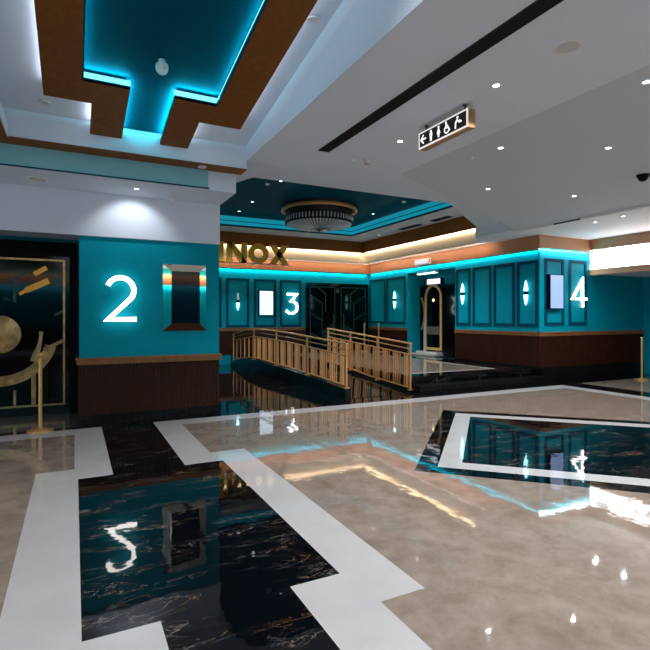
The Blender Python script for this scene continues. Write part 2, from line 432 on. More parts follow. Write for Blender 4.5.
# ---- stepped coves above the teal walls: copper lip, cream band, bronze upstand
b = MB()
b.box(2.0, 9.6, 15.38, 15.45, 3.06, 3.45); b.box(9.56, 9.6, 8.0, 15.38, 3.06, 3.45); b.box(9.56, 11.35, 7.965, 8.0, 3.10, 3.42)
struct('trim_6', b, M['copper'])
b = MB(); b.box(2.0, 9.45, 14.80, 14.86, 3.37, 3.75); b.box(8.95, 9.0, 9.27, 14.80, 3.37, 3.75)
struct('trim_7', b, M['cream'])
b = MB(); b.box(2.0, 8.95, 14.62, 14.68, 3.70, 4.09); b.box(8.83, 8.88, 9.0, 14.62, 3.70, 4.09)
struct('trim_8', b, M['bronze'])
b = MB()   # closing boards over the coves
b.box(2.0, 9.6, 14.68, 14.80, 3.74, 3.78); b.box(8.88, 8.95, 9.2, 14.68, 3.74, 3.78)
b.box(2.0, 9.6, 14.86, 15.45, 3.42, 3.46); b.box(9.0, 9.6, 9.27, 14.86, 3.42, 3.46)
struct('ceiling', b, M['ceil_b'])

# ------------------------------------------------------------------ ceilings
# A : main flat ceiling with the long black slot
b = MB()
b.box(2.069, 4.27, -6, 6.44, 3.60, 3.66, 0)
b.quad((2.064, 6.44, 3.599), (2.064, -6, 3.599), (2.064, -6, 6.0), (2.064, 6.44, 3.82), 0)      # flank up to the raked tray
struct('ceiling', b, M['ceil'])
# C : gently falling soffit to the right
def zc(x): return 3.615-(x-4.25)*.0405
b = MB()
pl = [(4.25, -6), (8.85, -6), (8.85, 7.98), (4.25, 6.02)]
b.prism([(x, y, zc(x)) for x, y in pl], [(x, y, 3.76) for x, y in pl], 0)
struct('ceiling', b, M['ceil_c'])
# B : ring of ceiling round the big recess
b = MB(); zb = 3.69
op = [(2.50, 7.45), (6.45, 7.45), (8.86, 9.2), (8.86, 14.65)]
def slab(pts): b.prism([(x, y, zb) for x, y in pts], [(x, y, zb+.06) for x, y in pts], 0)
slab([(2.08, 5.9), (8.86, 5.9), (8.86, 7.45), (2.0, 7.45), (2.0, 6.46), (2.08, 6.46)])
slab([(6.45, 7.45), (8.86, 7.45), (8.86, 9.2)])
slab([(1.9, 7.45), (2.50, 7.45), (2.36, 7.85), (2.30, 8.35), (2.30, 15.4), (1.9, 15.4)])
struct('ceiling', b, M['ceil'])
# grey flank between B and the ledge D, nearer than the cream band
b = MB(); b.box(8.85, 8.95, -6, 9.27, 3.461, 3.76); struct('wall_soffit_flank', b, M['ceil_b'])
# D : bright low ceiling over numeral 4 and the corridor
b = MB(); b.box(8.845, 11.35, -6, 9.27, 3.40, 3.46); b.box(9.0, 9.6, 9.27, 14.86, 3.385, 3.42); b.box(2.0, 9.6, 14.86, 15.45, 3.385, 3.42)
struct('ceiling', b, mat('bright white ceiling paint', (.88, .865, .875), .7))
# upper white ring and the deep teal ceiling in the recess
b = MB()
for (x0, x1, y0, y1) in ((7.85, 8.9, 7.2, 14.7), (2.0, 7.85, 13.65, 14.7)):
    b.box(x0, x1, y0, y1, 4.07, 4.10)
struct('ceiling', b, M['ceil_b'])
b = MB(); b.box(1.9, 8.05, 7.1, 13.85, 4.36, 4.42)
struct('ceiling', b, M['blue_ceil'])
b = MB()
for (x0, x1, y0, y1) in ((7.85, 7.9, 7.2, 13.65), (2.0, 7.9, 13.65, 13.7)):
    b.box(x0, x1, y0, y1, 4.10, 4.34, 0)  # cove face glows by itself in place of hidden LEDs lighting it
for (x0, x1, y0, y1) in ((7.83, 7.85, 7.2, 13.65), (2.0, 7.85, 13.63, 13.65)):
    b.box(x0, x1, y0, y1, 4.055, 4.10, 1); b.box(x0, x1, y0, y1, 4.20, 4.215, 1)
struct('trim_9', b, [M['g_cyan'], M['teal_dk']])

# beam with the backlit panel on the right, corridor ceiling behind it
b = MB(); b.box(11.35, 11.5, 0, 8.0, 3.14, 3.42, 0); b.box(11.35, 11.5, 0, 8.0, 2.53, 2.67, 0); b.box(11.39, 11.5, 0, 8.0, 2.67, 3.14, 0)
struct('trim_10', b, M['copper'])
def onyx():
    m, N, L, bb = newmat('backlit onyx')
    g = N.new('ShaderNodeNewGeometry'); n = N.new('ShaderNodeTexNoise'); n.inputs['Scale'].default_value = 3.5; n.inputs['Detail'].default_value = 6; n.inputs['Distortion'].default_value = 2
    L.new(g.outputs['Position'], n.inputs['Vector'])
    r = N.new('ShaderNodeValToRGB'); e = r.color_ramp.elements
    e[0].position = .36; e[0].color = (.16, .14, .135, 1); e[1].position = .47; e[1].color = (1, .95, .93, 1)
    L.new(n.outputs['Fac'], r.inputs['Fac']); L.new(r.outputs['Color'], bb.inputs['Emission Color'])
    bb.inputs['Emission Strength'].default_value = 6; bb.inputs['Base Color'].default_value = (.7, .66, .64, 1)
    return m
b = MB(); b.box(11.36, 11.39, .02, 7.98, 2.67, 3.14)
for y in (2.0, 4.0, 6.0): pass
struct('trim_11', b, onyx())
b = MB(); b.box(11.5, 13.56, -4, 8.0, 2.56, 2.62); struct('ceiling', b, M['ceil_b'])

# ---- raked tray ceiling on the left with the bronze stepped panel
K_ = .16; Y0 = 6.42
def zt(y, base): return base+K_*(Y0-y)
b = MB()
def tquad(x0, x1, y0, y1, base, mi=0): b.quad((x0, y0, zt(y0, base)), (x1, y0, zt(y0, base)), (x1, y1, zt(y1, base)), (x0, y1, zt(y1, base)), mi)
tquad(-.74, 2.08, -6, 6.45, 3.80, 0)
b.quad((-.74, -6, 3.5), (-.74, 6.45, 3.48), (-.74, 6.45, 3.82), (-.74, -6, 6), 0)
struct('ceiling', b, M['ceil'])
b = MB()
outer = [(-.28, -4), (-.28, 5.755), (.16, 5.755), (.16, 6.41), (.505, 6.41), (.505, 5.38), (.065, 5.38), (.065, -4)]
out2 = [(1.40, -4), (1.40, 5.38), (.945, 5.38), (.945, 6.41), (1.285, 6.41), (1.285, 5.755), (1.77, 5.755), (1.77, -4)]
def pan(pts, base, th, mi=0): b.prism([(x, y, zt(y, base)) for x, y in pts], [(x, y, zt(y, base)+th) for x, y in pts], mi)
for P_ in (outer, out2):
    pan(P_, 3.635, .022, 0)
# lips along the inner edge hide the LED tape
for (x0, x1, y0, y1) in ((.065, .08, -4, 5.38), (1.385, 1.40, -4, 5.38), (.065, .505, 5.38, 5.395), (.945, 1.40, 5.38, 5.395), (.49, .505, 5.38, 6.41), (.945, .96, 5.38, 6.41)):
    pan([(x0, y0), (x1, y0), (x1, y1), (x0, y1)], 3.637, .035, 1)
struct('trim_12', b, [M['bronze'], M['teal_dk']])
b = MB()
for (x0, x1, y0, y1) in ((.06, .51, 5.40, 5.41), (.94, 1.405, 5.40, 5.41), (1.405, 1.415, -4, 5.40), (.965, .975, 5.42, 6.40), (.475, .485, 5.42, 6.40), (.05, .06, -4, 5.40)):
    pan([(x0, y0), (x1, y0), (x1, y1), (x0, y1)], 3.685, .055)
struct('trim_17', b, M['g_tape'])
b = MB()
pan([(-.12, -4), (1.60, -4), (1.60, 5.58), (1.12, 5.58), (1.12, 6.42), (.33, 6.42), (.33, 5.58), (-.12, 5.58)], 3.775, .02)
struct('ceiling', b, M['blue_ceil'])
# bronze lip round the tray
b = MB(); b.box(-6, 2.07, 6.42, 6.70, 3.478, 3.487); b.box(-2.4, -.66, -6, 6.42, 3.478, 3.60)
struct('trim_13', b, M['bronze'])
b = MB(); b.box(-.66, -.645, -6, 6.42, 3.478, 3.60); struct('trim_14', b, M['ceil_b'])
b = MB(); b.box(-9, -2.4, -6, 7.55, 3.3, 3.4); struct('ceiling', b, M['ceil'])

# the opposite wall of the lobby, behind the camera (seen in the mirror frame and the gloss doors)
b = MB(); b.box(-6, 9, -7.2, -7, 0, 3.6); wq = struct('wall_rear', b, M['teal'])
b = MB(); b.box(-6, 9, -7, -6.85, 2.85, 3.30); struct('trim_15', b, M['copper'])
b = MB(); b.box(-6, 9, -7, -6.95, 0, .9); b.build('wainscot', M['wood'], wq)
b = MB(); dado(b, (9, -7), (-6, -7), (0, 1), 1.0); struct('trim_16', b, M['rail_wood'])
strip('cove_cyan', (-5.9, -6.93, 2.84), (8.9, -6.93, 2.84), (0, -.35, -1), 9, (.02, .86, 1))
strip('cove_copper', (-5.9, -6.7, 3.32), (8.9, -6.7, 3.32), (0, -1, -.6), 12, (1, .74, .5))
# ------------------------------------------------------------------ doors
def door_line(mb, to3, pts, w, t=.008, mi=0): mb.ribbon(pts, w, to3, t, mi)
# left hall door (black gloss, gold inlay)
YD = 8.79
b = MB(); b.box(-2.3, .04, YD-.05, YD, 0.004, 2.655)
d1 = struct('door_1', b, M['blackg'])
b = MB(); b.box(-2.3, .04, YD-.075, YD-.05, 2.44, 2.655); b.box(-.07, .045, YD-.075, YD-.05, .004, 2.44); b.build('door_frame', M['blackm'], d1)
to = lambda x, z, t: (x, YD-.05-t, z)
b = MB()
door_line(b, to, [(-2.25, 2.375), (-.145, 2.375), (-.145, .15), (-2.25, .15)], .03)
b.build('gold_border', M['gold_in'], d1)
cx, cz = -1.0, 1.24
b = MB(); b.lathe((cx, YD-.058, cz), [(0, -.006), (.27, -.006), (.285, 0)], 40, 0, 'y'); b.build('gold_disc', M['gold_in'], d1)
b = MB(); b.lathe((cx, YD-.05, cz), [(.30, 0), (.30, -.03), (.52, -.03), (.52, 0)], 48, 0, 'y', False); b.build('black_ring', M['blackg'], d1)
b = MB()
arc = [(cx+.70*math.cos(a), cz+.70*math.sin(a)) for a in [math.radians(200+i*5) for i in range(30)]]
door_line(b, to, arc, .15, .012)
door_line(b, to, [(-.80, .17), (-.80, .40)], .035); door_line(b, to, [(-.555, .17), (-.555, .70)], .06)
door_line(b, to, [(-.56, .82), (-.50, 1.02), (-.47, 1.28)], .085); door_line(b, to, [(-.42, 1.0), (-.145, 1.14)], .05)
door_line(b, to, [(-1.20, .17), (-1.20, .40)], .035); door_line(b, to, [(-1.445, .17), (-1.445, .70)], .06)
b.build('gold_arc', M['gold_in'], d1)
b = MB()
door_line(b, to, [(-.145, 2.33), (-.145, 1.60), (-.27, 1.53)], .04, .006); door_line(b, to, [(-.15, 2.10), (-.32, 2.02)], .09, .006)
door_line(b, to, [(-.80, 1.70), (-.80, 2.08), (-.62, 2.19)], .04, .006)
b.build('green_line', M['greenline'], d1)
b = MB(); b.prism([to(*p, .004) for p in ((-.96, 1.58), (-.73, 1.44), (-.62, 1.60), (-.93, 1.80))], [to(*p, .010) for p in ((-.96, 1.58), (-.73, 1.44), (-.62, 1.60), (-.93, 1.80))])
b.build('green_chevron', M['green'], d1)
b = MB()
for pts, w in (([(-.55, 2.15), (-.38, 2.26)], .07), ([(-.66, 1.90), (-.35, 2.06)], .09), ([(-.74, 1.84), (-.66, 1.90)], .05)):
    door_line(b, to, pts, w, .006)
b.build('amber_reflection', mat('painted amber reflection', (.75, .34, .05), .2, .6), d1)  # amber streaks painted on as reflections of the lit gold ceiling

# double doors of hall 3
YB = 15.45
b = MB(); b.box(7.06, 9.54, YB-.05, YB, .3, 2.68)
d2 = struct('door_2', b, M['blackg'])
to2 = lambda x, z, t: (x, YB-.075-t, z)
for (x0, x1, s) in ((7.2, 8.15, 1), (8.40, 9.40, -1)):
    b = MB(); b.box(x0-.03, x1+.03, YB-.075, YB-.05, .32, 2.60); lf = b.build('door_leaf', M['blackg'], d2)
    b = MB(); q = lambda u: x0+(x1-x0)*u if s > 0 else x1-(x1-x0)*u
    door_line(b, to2, [(x0, .36), (x0, 2.54), (x1, 2.54), (x1, .36)], .025)
    door_line(b, to2, [(q(0), 2.25), (q(.48), 1.98), (q(.48), .9)], .03); door_line(b, to2, [(q(0), 1.65), (q(.48), 1.38)], .03)
    door_line(b, to2, [(q(.3), 2.54), (q(.62), 2.30), (q(.62), 1.7)], .03); door_line(b, to2, [(q(0), .95), (q(.48), .75)], .025)
    b.build('deco_line', M['greenline'], lf)
    b = MB(); b.prism([to2(q(u), z, .002) for u, z in ((.50, .6), (.95, .6), (.95, 1.35), (.50, 1.0))], [to2(q(u), z, .008) for u, z in ((.50, .6), (.95, .6), (.95, 1.35), (.50, 1.0))])
    b.build('green_chevron', M['green'], lf)
    b = MB(); hx = x1-.08 if s > 0 else x0+.08
    b.tube([(hx, YB-.08, .95), (hx, YB-.13, .98), (hx, YB-.13, 1.55), (hx, YB-.08, 1.58)], .015); b.build('door_handle', M['steel'], lf)

# doorway recess in the right wall with arched black door
XD = 10.15
b = MB(); b.box(XD-.05, XD, 11.05, 13.1, .3, 2.50); d3 = struct('door_3', b, M['blackg'])
to3 = lambda y, z, t: (XD-.05-t, y, z)
b = MB(); yc = 12.41; r = .37
arch = [(yc-r, .50), (yc-r, 2.12)]+[(yc-r*math.cos(a), 2.12+r*math.sin(a)) for a in [PI*i/16 for i in range(1, 16)]]+[(yc+r, 2.12), (yc+r, .50)]
b.ribbon(arch, .075, to3, .03, 0, True); b.build('arched_frame', mat('polished brass arch', (.8, .52, .17), .35, .25), d3)
b = MB(); b.box(XD-.056, XD-.05, yc-r, yc+r, .95, 1.2); b.build('glass_band', mat('frosted glass', (.12, .11, .10), .3), d3)
b = MB()
hd = [(12.92-.16+.22*math.cos(a)*1.0, 1.6+.52*math.sin(a)) for a in [-PI/2+PI*i/14 for i in range(15)]]
hd = [(12.74+(.26*math.cos(t)), 1.6+.52*math.sin(t)) for t in [PI/2+PI*i/14 for i in range(15)]]
b.ribbon([(12.99-(p[0]-12.48)*.0-.26*abs(math.cos(math.atan2(p[1]-1.6, .5)))*.0-(.17*(1-((p[1]-1.6)/.52)**2)), p[1]) for p in hd], .05, to3, .05)
b.build('door_handle', M['gold'], d3)
b = MB(); b.box(XD-.09, XD-.05, 12.76, 12.86, .42, 1.55); b.build('lit_jamb_strip', M['white_line'], d3)  # pale strip carries the light on the jamb in its colour
b = MB(); b.lathe((XD-.055, 12.41, 2.03), [(0, -.02), (.03, -.015), (.045, 0)], 16, 0, 'x'); b.build('lamp_reflection', M['g_warm'], d3)  # glowing dot put on the door as a lamp's reflection
b = MB(); b.box(9.72, 10.1, 11.95, 13.05, .3, .36); b.box(9.86, 10.1, 11.98, 13.0, .36, .42); struct('step', b, M['white_line'])

# ------------------------------------------------------------------ stroke numerals
def arcpts(cx, cz, rx, rz, a0, a1, n=20):
    return [(cx+rx*math.cos(math.radians(a0+(a1-a0)*i/n)), cz+rz*math.sin(math.radians(a0+(a1-a0)*i/n))) for i in range(n+1)]
def numeral(name, label, strokes, w, x0, y, z0):
    t = thing(name, label, 'number sign', (x0, y, z0), None)
    to = lambda x, z, d: (x0+x, y-.05-d, z0+z)
    b = MB()
    for s in strokes: b.ribbon(s, w, to, .03)
    b.build('lit_face', M['g_white'], t)
    b = MB()
    to_b = lambda x, z, d: (x0+x, y-.045-d, z0+z)
    for s in strokes: b.ribbon(s, w*.8, lambda x, z, d: (x0+x, y-d, z0+z), .05)
    b.build('mounting_back', M['white_pl'], t)
    return t
numeral('illuminated_numeral', 'white illuminated numeral 2 on the teal wall beside the mirrored display',
        [arcpts(.195, .44, .175, .18, 158, -38, 24)+[(.035, .032), (.405, .032)]], .062, .385, 7.6, 1.435)
numeral('illuminated_numeral', 'white illuminated numeral 3 on the far teal panelled wall next to black double doors',
        [[(.05, .665), (.40, .665), (.20, .43)]+arcpts(.205, .225, .215, .205, 80, -150, 22)], .068, 6.30, 15.45, 1.60)
numeral('illuminated_numeral', 'white illuminated numeral 4 on the teal pillar panel at the right',
        [[(.395, 0), (.395, .685), (.03, .205), (.55, .205)]], .052, 10.63, 8.0, 1.735)

# ------------------------------------------------------------------ displays
t = thing('wall_display', 'dark switched-off portrait display in a wide mirror frame right of numeral 2', 'display', (1.47, 7.6, 1.79))
b = MB(); xs = (1.16, 1.285, 1.69, 1.79); zs = (1.295, 1.41, 2.175, 2.28); yo, yi = 7.572, 7.570
O_ = [(xs[0], yo, zs[0]), (xs[3], yo, zs[0]), (xs[3], yo, zs[3]), (xs[0], yo, zs[3])]
I_ = [(xs[1], yi, zs[1]), (xs[2], yi, zs[1]), (xs[2], yi, zs[2]), (xs[1], yi, zs[2])]
B_ = [(p[0], 7.6, p[2]) for p in O_]
b.add(O_+I_+B_, [(0, 1, 5, 4), (1, 2, 6, 5), (2, 3, 7, 6), (3, 0, 4, 7), (0, 8, 9, 1), (1, 9, 10, 2), (2, 10, 11, 3), (3, 11, 8, 0)])
b.build('mirror_frame', M['mirror'], t)
b = MB(); b.box(xs[1]-.004, xs[2]+.004, 7.560, 7.59, zs[1]-.004, zs[2]+.004); b.build('screen', M['screen_off'], t)
t = thing('wall_display', 'glowing pale portrait display on the far teal wall left of numeral 3', 'display', (5.62, 15.45, 1.96))
b = MB(); b.box(5.36, 5.88, 15.39, 15.45, 1.54, 2.38); b.build('housing', M['blackm'], t)
b = MB(); b.box(5.39, 5.85, 15.38, 15.39, 1.57, 2.35); b.build('screen', M['g_screen'], t)
t = thing('wall_display', 'deep black framed display with plain blue screen on the pillar left of numeral 4', 'display', (10.03, 8.0, 2.09))
b = MB(); b.box(9.80, 10.26, 7.88, 8.0, 1.685, 2.49); b.build('housing', M['blackm'], t)
b = MB(); b.box(9.825, 10.245, 7.872, 7.88, 1.705, 2.472); b.build('screen', M['g_screen_b'], t)

# ------------------------------------------------------------------ sconces
def sconce(loc, face, up, down, label):
    t = thing('wall_sconce', label, 'wall light', loc, 'cyan wall sconces')
    nx, ny = face; x, y, z = loc
    c = (x+nx*.06, y+ny*.06, z)
    b = MB(); b.lathe(c, [(0, .045), (.038, .045), (.042, .03), (.042, -.03), (.038, -.045), (0, -.045)], 16); b.build('lamp_body', M['blackm'], t)
    b = MB(); b.box(min(x, c[0])-.012, max(x, c[0])+.012, min(y, c[1])-.012, max(y, c[1])+.012, z-.02, z+.02); b.build('wall_bracket', M['blackm'], t)
    for s, on in ((1, up), (-1, down)):
        b = MB(); b.lathe(c, [(.046, s*.045), (.042, s*.12), (.022, s*.24), (0, s*.30)], 16); b.build('beam_cone', M['g_sconce'] if on else M['crystal'], t)  # lit cones stand in for the beams' glow on the wall
        if on: spot('sconce_beam', (c[0], c[1], z+s*.06), (-nx*.22, -ny*.22, s), 30, (.25, .9, 1), 1.9, .9, .02, t)
sconce((4.66, 15.45, 2.0), (0, -1), False, True, 'wall sconce lit only downwards on the far teal panel left of the glowing display')
sconce((9.6, 13.74, 2.07), (-1, 0), True, True, 'lit wall sconce on the panel between the double doors and the arched doorway')
sconce((9.6, 10.49, 2.14), (-1, 0), True, True, 'lit wall sconce on the panel just right of the arched doorway')
sconce((9.6, 8.34, 2.07), (-1, 0), True, True, 'lit wall sconce on the last panel beside the pillar corner')

# ------------------------------------------------------------------ letters sign
def text_mesh(txt, size, name, m, parent, M4, ext=.004, align='CENTER'):
    cu = bpy.data.curves.new(name, 'FONT'); cu.body = txt; cu.size = size; cu.align_x = align; cu.align_y = 'CENTER'; cu.extrude = ext
    tmp = bpy.data.objects.new(name, cu); C.objects.link(tmp)
    dg = bpy.context.evaluated_depsgraph_get(); me = bpy.data.meshes.new_from_object(tmp.evaluated_get(dg))
    bpy.data.objects.remove(tmp)
    me.transform(M4); me.materials.clear(); me.materials.append(m)
    o = bpy.data.objects.new(name, me); C.objects.link(o)
    if parent:
        o.parent = parent; me.transform(Matrix.Translation(-parent.location))
    return o
t = thing('letter_sign', 'large gold INOX letter sign above the far teal wall with cream cove glow behind', 'sign', (4.9, 14.45, 3.05))
yl = 14.45; toL = lambda x, z, d: (x, yl-d, z)
LT = .06
def letter(strokes_or_polys, closed=None):
    b = MB()
    for kind, pts, w in strokes_or_polys:
        if kind == 'p': b.prism([toL(x, z, 0) for x, z in pts], [toL(x, z, LT) for x, z in pts])
        else: b.ribbon(pts, w, toL, LT, 0, kind == 'c')
    return b.build('letter', M['gold_dk'], t)
zl0, zl1 = 3.14, 3.73
letter([('p', [(3.76, zl0), (3.93, zl0), (3.93, zl1), (3.76, zl1)], 0)])
letter([('p', [(4.02, zl0), (4.19, zl0), (4.19, zl1), (4.02, zl1)], 0), ('p', [(4.47, zl0), (4.64, zl0), (4.64, zl1), (4.47, zl1)], 0),
        ('p', [(4.02, zl1), (4.23, zl1), (4.64, zl0), (4.43, zl0)], 0)])
letter([('c', arcpts(5.01, (zl0+zl1)/2, .235, .225, 0, 351, 39), .165)])
letter([('p', [(5.36, zl1), (5.58, zl1), (6.0, zl0), (5.78, zl0)], 0), ('p', [(5.78, zl1), (6.0, zl1), (5.58, zl0), (5.36, zl0)], 0)])
R90 = Matrix.Rotation(PI/2, 4, 'X')
for wd, xw in (('THE', 3.98), ('INOX', 4.49), ('EXPERIENCE', 5.46)): text_mesh(wd, .165, 'tagline_word', M['gold_sat'], t, Matrix.Translation((xw, yl-.02, 3.035)) @ R90)
b = MB()
b.box(3.6, 6.05, yl-.01, yl+.02, 3.115, 3.14)
for x in (3.8, 4.95, 5.95): b.box(x-.012, x+.012, yl, 14.82, 3.12, 3.14)
b.build('support_bracket', M['steel'], t)

# small signs
t = thing('ledge_sign', 'small white lettered sign box on the copper ledge above the arched doorway', 'sign', (9.42, 12.07, 3.1))
b = MB(); b.box(9.36, 9.45, 11.72, 12.43, 3.08, 3.25); b.build('sign_case', M['white_pl'], t)
b = MB(); b.box(9.352, 9.36, 11.78, 12.37, 3.10, 3.23); b.build('sign_face', glow('soft sign face', (.85, .82, .95), .8), t)
t = thing('doorway_sign', 'bright white lit sign above the arched black door', 'sign', (10.0, 12.4, 2.6))
b = MB(); b.box(10.02, 10.15, 11.98, 12.82, 2.51, 2.71); b.build('sign_case', M['steel'], t)
b = MB(); b.box(10.01, 10.02, 12.0, 12.62, 2.53, 2.69); b.build('sign_face', glow('lit doorway sign', (.95, .92, 1), 1.2), t)
t = thing('ceiling_strip_lamp', 'thin cool white strip lamp at the top of the arched doorway recess', 'lamp', (9.9, 12.35, 2.88))
b = MB(); b.box(9.80, 9.90, 11.95, 12.85, 2.86, 2.90); b.build('lamp_housing', M['white_pl'], t)
b = MB(); b.box(9.795, 9.80, 11.95, 12.85, 2.84, 2.885); b.box(9.80, 9.90, 11.95, 12.85, 2.845, 2.86); b.build('diffuser', glow('strip diffuser', (.7, .95, 1), 2), t)

# ------------------------------------------------------------------ restroom sign
SX = 3.45
t = thing('hanging_sign', 'black hanging sign with lit restroom pictograms and arrow below the grey ceiling', 'sign', (SX, 4.07, 3.44))
ya, yb2, za, zb2 = 3.68, 4.45, 3.355, 3.535
b = MB(); b.box(SX-.03, SX+.06, ya, yb2, za-.0, zb2); b.build('sign_case', M['sidewood'], t)
b = MB(); b.box(SX-.036, SX-.03, ya, yb2, za, zb2); b.build('lit_border', M['g_edge'], t)
b = MB(); b.box(SX-.041, SX-.036, ya+.02, yb2-.025, za+.018, zb2-.018); fc = b.build('sign_face', M['signblack'], t)
toS = lambda u, v, d: (SX-.041-d, yb2-u, 3.445+v)       # u runs to the right as seen
def disc(mb, u, v, r, n=14): 
    P_ = [(u+r*math.cos(2*PI*i/n), v+r*math.sin(2*PI*i/n)) for i in range(n)]
    mb.prism([toS(x, y, 0) for x, y in P_], [toS(x, y, .004) for x, y in P_])
def pg(mb, P_): mb.prism([toS(x, y, 0) for x, y in P_], [toS(x, y, .004) for x, y in P_])
def picto(fn):
    b = MB(); fn(b); b.build('pictogram', M['g_icon'], t)
def arrow(b):
    b.ribbon([(.135, 0), (.055, 0)], .016, toS, .004); b.ribbon([(.095, .045), (.05, 0), (.095, -.045)], .016, toS, .004)
def man(b):
    disc(b, .22, .046, .013); pg(b, [(.20, .030), (.24, .030), (.238, -.015), (.202, -.015)]); pg(b, [(.206, -.015), (.218, -.015), (.218, -.058), (.208, -.058)]); pg(b, [(.222, -.015), (.234, -.015), (.232, -.058), (.222, -.058)])
def woman(b):
    disc(b, .345, .046, .013); pg(b, [(.337, .030), (.353, .030), (.372, -.022), (.318, -.022)]); pg(b, [(.333, -.022), (.343, -.022), (.343, -.058), (.335, -.058)]); pg(b, [(.347, -.022), (.357, -.022), (.355, -.058), (.347, -.058)])
def chair(b):
    disc(b, .462, .05, .012); b.ribbon([(.463, .036), (.466, -.004), (.497, -.004), (.510, -.040), (.522, -.036)], .013, toS, .004); b.ribbon([(.465, .018), (.492, .018)], .010, toS, .004)
    b.ribbon(arcpts(.472, -.022, .034, .034, 120, 330, 16), .011, toS, .004)
def fountain(b):
    disc(b, .632, .045, .013); b.ribbon([(.628, .026), (.605, -.005), (.602, -.058)], .016, toS, .004); b.ribbon([(.630, .022), (.648, -.002), (.672, .008)], .011, toS, .004)
    b.ribbon([(.655, -.008), (.69, -.008)], .014, toS, .004)
for f in (arrow, man, woman, chair, fountain): picto(f)
for y in (3.76, 4.36):
    b = MB(); b.box(SX-.006, SX+.012, y-.008, y+.008, zb2, 3.60); b.box(SX-.02, SX+.025, y-.02, y+.02, 3.592, 3.60); b.build('hanger', M['steel'], t)

# ------------------------------------------------------------------ ceiling fittings
def zA(x, y): return 3.60
def make_down(r, lens):
    t = thing('recessed_downlight', '', 'downlight', (0, 0, 0), None)
    b = MB(); b.lathe((0, 0, 0), [(r*.62, -.001), (r*.9, -.006), (r, -.004), (r, .004)], 24); b.build('trim_ring', M['white_pl'], t)
    b = MB(); b.lathe((0, 0, 0), [(0, -.002), (r*.62, -.002), (r*.64, .004)], 20); b.build('lens', lens, t)
    return t
big = None
def downlight(x, y, z, label, group, r=.048, power=0, angle=1.25, lens=None, aim=(0, 0, -1), col=(.93, .965, 1)):
    t = make_down(r, lens or M['g_lens']); t.location = (x, y, z-.004); t['label'] = label; t['group'] = group
    if power: spot('downlight_beam', (x, y, z-.02), aim, power, col, angle, .6, .04, t)
    return t
GA = 'downlights in the flat grey ceiling'
downlight(3.41, 3.31, 3.6, 'downlight just right of the hanging restroom sign', GA, power=140, angle=2.3)
downlight(3.47, 4.88, 3.6, 'downlight just left of the hanging restroom sign', GA, power=140, angle=2.3)
GC = 'downlights in the darker grey soffit'
for (x, y, lab, pw) in ((4.71, 4.50, 'bright downlight below right of the restroom sign in the grey soffit', 90), (5.78, 3.82, 'bright downlight alone in the middle of the right grey soffit', 90),
                        (5.90, 5.90, 'bright downlight nearest the far left corner of the grey soffit', 90), (7.33, 5.43, 'bright downlight above numeral 4 in the grey soffit', 110),
                        (4.56, 2.66, 'bright downlight cut by the right edge of the picture in the grey soffit', 90)):
    downlight(x, y, zc(x), lab, GC, power=pw*1.1, angle=2.3)
GB = 'tiny lights in the deep teal ceiling'
for (x, y, lab) in ((3.94, 11.80, 'tiny light left of the chandelier in the deep teal ceiling'), (3.87, 9.72, 'tiny light at the near left edge of the deep teal ceiling'),
                    (3.97, 13.0, 'tiny light above the INOX letters at the far left of the teal recess'), (5.62, 9.66, 'tiny light at the near edge of the teal recess above the chandelier'),
                    (7.38, 11.66, 'tiny light right of the chandelier in the deep teal ceiling'), (7.32, 9.64, 'tiny light near the right end of the teal recess')):
    downlight(x, y, 4.36, lab, GB, r=.05, power=230, angle=2.0, lens=M['g_lens_s'])
for (x, y, lab) in ((3.70, 10.06, 'small white smoke detector at near left of the teal recess'), (7.28, 10.08, 'small white smoke detector at right of the teal recess')):
    o = MB().lathe((x, y, 4.36), [(0, -.03), (.04, -.028), (.055, 0)], 16).build('smoke_detector', M['white_pl']); tag(o, lab, 'detector', 'detectors in the teal recess')
downlight(8.52, 13.11, 4.07, 'tiny light in the white ring ceiling beyond the slot grilles', 'tiny lights in the white ring', r=.04, power=50, angle=1.2, lens=M['g_lens_s'])
downlight(8.50, 11.18, 4.07, 'tiny light in the white ring ceiling between the two slot grilles', 'tiny lights in the white ring', r=.04, power=50, angle=1.2, lens=M['g_lens_s'])
downlight(9.30, 6.42, 3.40, 'faint light in the bright ceiling left of the backlit panel, farther one', 'faint lights in the bright ceiling', r=.05, power=120, angle=2.6)
downlight(9.22, 5.80, 3.40, 'faint light in the bright ceiling left of the backlit panel, nearer one', 'faint lights in the bright ceiling', r=.05, power=120, angle=2.6)
downlight(.74, 7.06, 3.22, 'small bright downlight in the soffit above numeral 2', 'lights in the left soffit', r=.04, power=17, angle=1.8, aim=(-.02, .8, -1), col=(.92, .95, 1))
def disc_lamp(x, y, z, r, label, m=None, power=0, ang=2.2):
    t = thing('ceiling_disc', label, 'ceiling disc', (x, y, z))
    b = MB(); b.lathe((x, y, z), [(r*.78, -.004), (r*.92, -.012), (r, -.008), (r, 0)], 32); b.build('rim', M['white_pl'], t)
    b = MB(); b.lathe((x, y, z), [(0, -.005), (r*.78, -.005)], 32); b.build('grille', m or M['grey_pl'], t)
    if power: spot('disc_beam', (x, y, z-.03), (.35, .42, -1), power, (.9, .96, 1), ang, 1.0, .02, t)
disc_lamp(3.42, 2.59, 3.6, .105, 'round white ceiling speaker near the top right in the flat grey ceiling')
disc_lamp(-.41, 7.13, 3.22, .12, 'flat round disc at the left in the soffit above the black hall door')
disc_lamp(-.29, 6.19, zt(6.19, 3.80), .055, 'small round disc left of the bronze stepped panel under the tray')
disc_lamp(1.92, 4.04, zt(4.04, 3.80), .06, 'small round disc on the white tray right of the bronze panel')
disc_lamp(1.50, 6.56, 3.478, .055, 'small round disc on the bronze lip at its right end')
